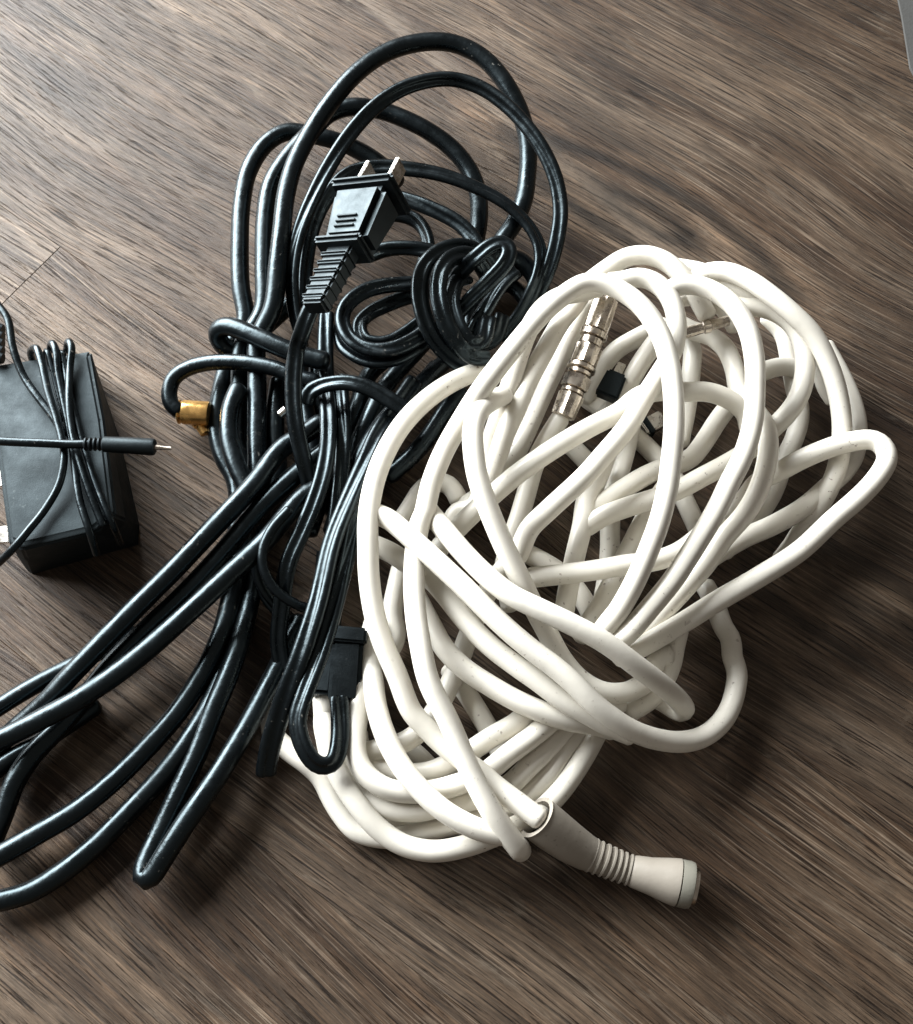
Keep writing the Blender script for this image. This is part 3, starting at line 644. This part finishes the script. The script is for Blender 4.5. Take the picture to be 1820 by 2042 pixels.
vs = [p for r_ in rings for p in r_]; n8 = len(top); fs = []
for j in range(3):
    for a in range(n8): b = (a+1) % n8; fs.append((j*n8+b, j*n8+a, (j+1)*n8+a, (j+1)*n8+b))
fs.append(tuple(3*n8+a for a in range(n8))[::-1]); fs.append(tuple(range(n8)))
bm = bmesh.new(); bv = [bm.verts.new(v) for v in vs]
for f in fs: bm.faces.new([bv[i] for i in f])
bmesh.ops.recalc_face_normals(bm, faces=bm.faces)
bmesh.ops.bevel(bm, geom=[e for e in bm.edges if min(v.co.z for v in e.verts) > .001], offset=.0009, segments=2, affect='EDGES', clamp_overlap=True)
bm.verts.index_update(); vv = [v.co[:] for v in bm.verts]; ff = [tuple(v.index for v in f.verts) for f in bm.faces]; bm.free()
mesh_obj('housing', vv, ff, M['housing'], ta, True, 28)
def corda(path, r, name='lead_wire'):
    v, f = sweep(resample(catmull(wp(path), .001), .0012), r*mm, nseg=14); return mesh_obj(name, v, f, M['black'], ta)
corda('D -20,90,34 50,190,34 85,380,33 150,560,31 250,710,31 350,840,31 420,960,31', 1.35)
corda('D 215,470,20 205,405,28 240,385,32 275,480,33 320,680,33 380,870,33 418,1030,33 422,1140,33 390,1290,32 300,1450,31 190,1590,31 90,1710,29 0,1800,24 -80,1860,18', 1.35)
corda('D 330,400,26 345,350,31 370,400,32 385,560,31 420,740,31 460,940,31 490,1150,31 530,1400,31 600,1620,29 640,1750,22', 1.3)
corda('D 440,400,25 455,340,31 475,380,32 462,520,31 455,700,32 470,900,32 520,1110,32 590,1330,31 680,1560,29', 1.3)
corda('D 420,430,30 405,400,30 425,500,30 455,660,30 500,840,30 560,1060,30 640,1300,30 740,1540,28 800,1680,18', 1.2)
corda('D 300,450,29 310,400,30 335,500,30 375,660,30 430,860,30', 1.2)
corda('D -40,1000,36 120,1008,36 300,1015,36 450,1022,36 600,1020,36', 1.5)
for i in range(4): lathe('rib', f'D {560+i*30},1022,36 {580+i*30},1022,36', [(0, 1.9), (.3, 2.3), (.7, 2.3), (1, 1.9)], M['blackmatt'], ta, 16)
lathe('barrel_plug', 'D 680,1022,36 850,1030,36 1030,1042,36', [(0, 2.0), (.03, 2.6), (.5, 2.75), (.93, 2.85), (.98, 2.7), (1, 2.2)], M['blackmatt'], ta, 22)
lathe('tip', 'D 1030,1042,36 1140,1050,36', [(0, .9), (.5, .7), (.95, .6), (1, .3)], M['nickel'], ta, 12)
for y in (1245, 1620):
    a = wp(f'D 60,{y},14')[0]; b = wp(f'D -60,{y+10},14')[0]
    frame_obj('blade', boxbm(-.003, .003, 0, float(np.linalg.norm(b-a)), -.0007, .0007), M['steel'], ta, frame(a, b-a, (0, 0, 1)), .0002)
# ribbed grommet at the frame edge
for i in range(5): lathe('grommet_ring', f'D -60,{250+i*48},30 20,{262+i*48},30', [(0, 2.3), (.5, 2.4), (1, 1.8)], M['blackmatt'], ta, 14)

# ------------------------------------------------------------------ grey sheet at the upper right corner
g = [unproj(*q, 0)*1 for q in ((1775, -60), (1900, -80), (1900, 300), (1812, 140), (1796, 40))]
vs = [(p[0], p[1], .0006) for p in g]+[(p[0], p[1], .0020) for p in g]
k = len(g); fs = [tuple(range(k)), tuple(range(k, 2*k))[::-1]]+[((a+1) % k, a, a+k, (a+1) % k+k) for a in range(k)]
sh = mesh_obj('card_sheet', vs, fs, M['sheet'], None, False); setp(sh, 'plain grey sheet edge at the top right corner of the floor', 'sheet')
